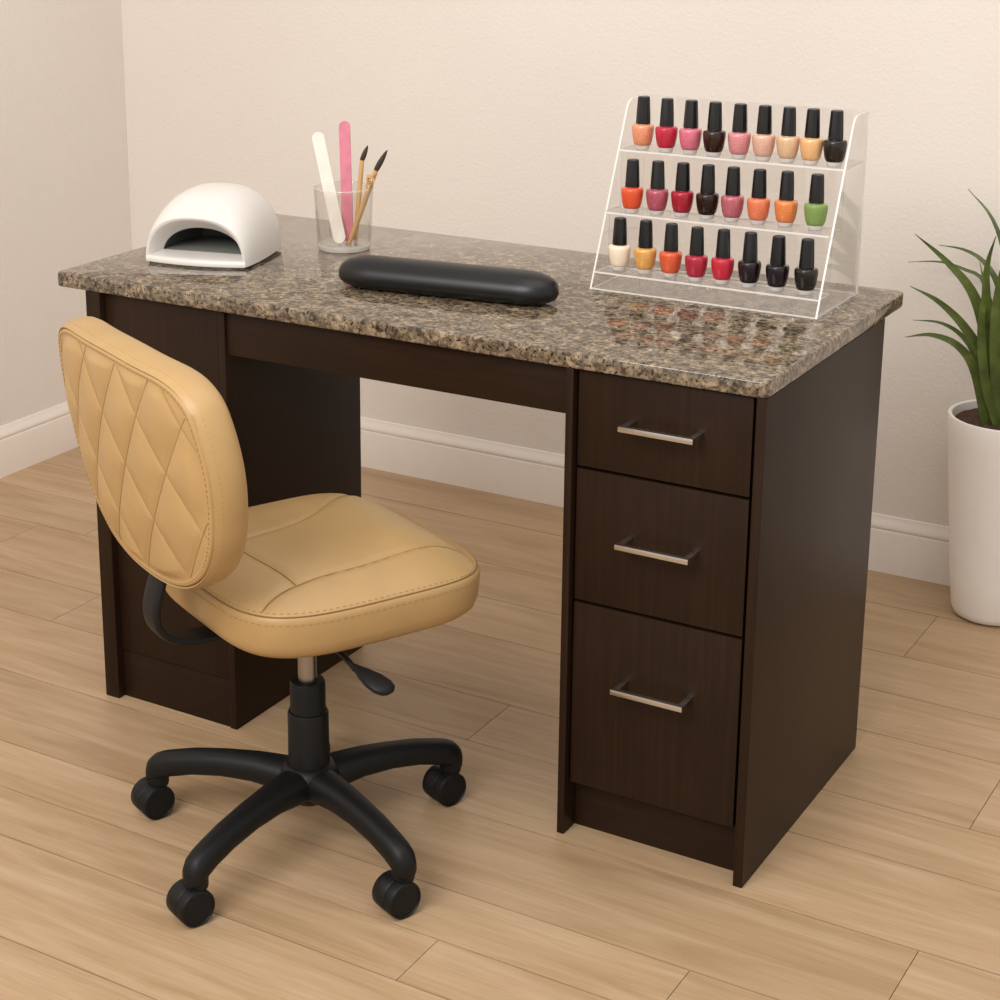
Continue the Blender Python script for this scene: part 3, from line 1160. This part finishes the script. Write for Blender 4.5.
ROWS = [
    (0.973, 'top', [(642.4, 149.5, 'e2906a', .7, 'salmon orange shimmer'), (665.8, 152, 'b3263a', 0, 'crimson'), (688.8, 154.5, 'd2687c', .9, 'rose pink glitter'), (713, 156.5, '2a1209', 0, 'dark chocolate brown'), (737.3, 159, 'd08486', .7, 'dusty pink shimmer'), (762.8, 160.5, 'd8a992', .6, 'pale pink beige shimmer'), (787, 162.5, 'd6b08a', .5, 'sandy beige shimmer'), (810.6, 164.5, 'e3ae78', .4, 'peach shimmer'), (834, 166.5, '1c1710', 0, 'brown black')]),
    (0.880, 'middle', [(631.6, 212.5, 'd4502e', 0, 'bright orange red'), (656.6, 214.5, 'a94c5c', .9, 'raspberry glitter'), (681.6, 216.5, 'a01a2a', 0.3, 'deep red'), (706.6, 218.8, '261008', .4, 'dark brown'), (731.6, 221.5, 'b25c66', .8, 'mauve rose glitter'), (757.6, 224.2, 'dc754e', .5, 'coral shimmer'), (785, 226.5, 'dc7f42', .6, 'amber orange shimmer'), (814.8, 229.8, '76904c', 0, 'green')]),
    (0.788, 'bottom', [(619, 270, 'ecd6bd', 0, 'cream'), (644.8, 273, 'dba052', .7, 'golden yellow shimmer'), (670, 276.7, 'd65833', .3, 'orange'), (695.6, 280.8, 'a92039', .5, 'crimson shimmer'), (721.8, 283.5, 'b92536', 0, 'cherry red'), (748.6, 286.7, '1e1015', .5, 'dark plum shimmer'), (776.4, 290.7, '1b1019', .5, 'dark aubergine shimmer'), (805, 294.2, '161410', 0, 'black')]),
]
ORD = ['leftmost', 'second from left', 'third from left', 'fourth from left', 'fifth from left', 'sixth from left', 'seventh from left', 'eighth from left', 'ninth from left']
for z, tier, items in ROWS:
    sh_ = [s for s in SH if abs(s[0] - z) < 1e-4][0]
    for i, (px, py, colr, shim, nm) in enumerate(items):
        p = at(px, py, 2, z)
        y = min(max(p.y, sh_[1] + 0.0115), sh_[2] - 0.0225)
        # keep the line of sight's x on the shelf
        if tier != 'top' or True:
            dirv = (p - CAM)
            x = p.x + (y - p.y) * 0.0
        place = ORD[i] if i < len(items) - 1 else 'rightmost'
        b = empty('nail_polish_bottle', (x, y, z + 0.0003), '%s nail polish bottle, %s on the rack\'s %s tier' % (nm, place, tier), 'nail polish', random.uniform(0, 0.5), 'nail polish bottles on the acrylic rack')
        bo = bpy.data.objects.new('bottle_body', ME_BODY)
        COL.objects.link(bo)
        bo.parent = b
        bo.material_slots[0].link = 'OBJECT'
        bo.material_slots[0].material = lacquer('lacquer_' + nm.replace(' ', '_'), colr, shim)
        ba = bpy.data.objects.new('glass_base', ME_BASE)
        COL.objects.link(ba)
        ba.parent = b
        ba['label'] = 'clear glass bottle base'
        ca_ = bpy.data.objects.new('cap', ME_CAP)
        COL.objects.link(ca_)
        ca_.parent = b
        ca_['label'] = 'tall black bottle cap'

# ------------------------------------------------------------------ potted plant
PC = Vector((0.046, 1.165, 0))
plant = empty('potted_plant', PC, 'green strap-leaved plant in a tall white round pot by the back wall', 'plant')
PH = 0.405
MB().lathe([(0.050, 0.0), (0.061, 0.001), (0.0695, 0.006), (0.0745, 0.018), (0.0825, 0.09), (0.0960, 0.25), (0.1050, 0.36), (0.1080, PH - 0.006), (0.1070, PH - 0.001), (0.1050, PH), (0.1005, PH - 0.002), (0.0995, PH - 0.010), (0.0975, PH - 0.05), (0.05, PH - 0.055)], 72, cap1=False).build('pot', M['potw'], plant, smooth=45)
sm = []
for k in range(7):
    r = 0.0965 * k / 6
    sm.append([Vector((max(r, .001) * math.cos(2 * PI * j / 48), max(r, .001) * math.sin(2 * PI * j / 48), PH - 0.016 + 0.012 * (1 - (k / 6) ** 2) + random.uniform(-.002, .002))) for j in range(48)])
MB().rings(sm, cap0=True, cap1=False).build('soil', M['soil'], plant, smooth=60)['label'] = 'brown potting soil'

fol = MB()


def leaf(pts, w, fold=0.35, wmax=0.30):
    """strap leaf along 3D points: widest at wmax of its length, V-folded, pointed"""
    c = resample(catmull(pts, 8), 26)
    rs = []
    for i, p in enumerate(c):
        f = i / 25
        t = (c[min(i + 1, 25)] - c[max(i - 1, 0)]).normalized()
        view = Vector((0.25, -0.9, 0.35))
        sd_ = t.cross(view)
        if sd_.length < 0.05:
            sd_ = t.orthogonal()
        sd_.normalize()
        nn = sd_.cross(t).normalized()
        if f < wmax:
            ww = w * (0.72 + 0.28 * math.sin(f / wmax * PI / 2))
        else:
            ww = w * math.cos((f - wmax) / (1 - wmax) * PI / 2) ** 0.85
        ww = max(ww, 0.0006)
        tk = 0.0009
        prof = [(-1, fold), (-0.5, fold * 0.42), (0, 0), (0.5, fold * 0.42), (1, fold)]
        front = [p + sd_ * (a * ww) + nn * (b * ww * 0.6) for a, b in prof]
        rear = [p + sd_ * (a * ww * 0.98) + nn * (b * ww * 0.6 + (-tk if abs(a) < 0.9 else -tk * 0.3)) for a, b in prof[::-1]]
        rs.append(front + rear)
    fol.rings(rs)


def pl(x, y, Y):
    return at(x, y, 1, Y) - PC


zs = PH - 0.012
vis = [
    ([(1006, 410), (1010, 330), (1006, 262), (992, 218), (968, 189)], (1.150, 1.16, 1.17, 1.18, 1.19), 0.011),
    ([(992, 420), (987, 345), (973, 294), (946, 261), (915, 234)], (1.13, 1.12, 1.10, 1.08, 1.05), 0.0165),
    ([(1003, 405), (1006, 330), (999, 288), (985, 263), (965, 250), (939, 245)], (1.17, 1.18, 1.19, 1.20, 1.21, 1.22), 0.011),
    ([(998, 400), (995, 330), (983, 281), (968, 271), (941, 262), (908, 262)], (1.19, 1.20, 1.21, 1.22, 1.225, 1.23), 0.007),
    ([(989, 422), (982, 362), (965, 328), (939, 302), (910, 286)], (1.12, 1.10, 1.07, 1.03, 0.99), 0.0145),
    ([(984, 415), (976, 362), (963, 337), (941, 323), (913, 320)], (1.15, 1.14, 1.14, 1.13, 1.12), 0.0085),
    ([(985, 422), (975, 372), (958, 346), (932, 335), (905, 337)], (1.11, 1.09, 1.05, 1.01, 0.97), 0.0125),
    ([(993, 425), (989, 350), (986, 290), (988, 262), (996, 236)], (1.14, 1.14, 1.14, 1.14, 1.13), 0.0165),
    ([(1000, 428), (996, 360), (998, 300), (1008, 255), (1022, 225)], (1.12, 1.10, 1.09, 1.08, 1.07), 0.0165),
    ([(996, 430), (985, 380), (981, 330), (984, 290), (980, 262)], (1.11, 1.09, 1.08, 1.07, 1.07), 0.0120),
]
for pts, ys, w in vis:
    P3 = [pl(x, y, Y) for (x, y), Y in zip(pts, ys)]
    w *= 0.70
    P3[0] = Vector((max(-0.045, min(0.045, P3[0].x)), max(-0.05, min(0.05, P3[0].y)), zs))
    leaf(P3, w)
# the rest of the rosette, beyond the edge of the picture
for k in range(11):
    a = math.radians(-75 + 14 * k)
    d = Vector((math.cos(a), math.sin(a) * 0.55, 0))
    ln = random.uniform(0.20, 0.34)
    hh = random.uniform(0.22, 0.42)
    b0 = d * 0.022 + Vector((0.01, 0, zs))
    if PC.y + d.y * ln > 1.24:
        ln *= 0.3
    leaf([b0, b0 + d * ln * 0.12 + Vector((0, 0, hh * 0.45)), b0 + d * ln * 0.35 + Vector((0, 0, hh * 0.85)), b0 + d * ln * 0.7 + Vector((0, 0, hh)), b0 + d * ln + Vector((0, 0, hh * 0.9))], random.uniform(0.010, 0.016))
fol.build('foliage', M['leaf'], plant, smooth=60)['label'] = 'arching green strap leaves'
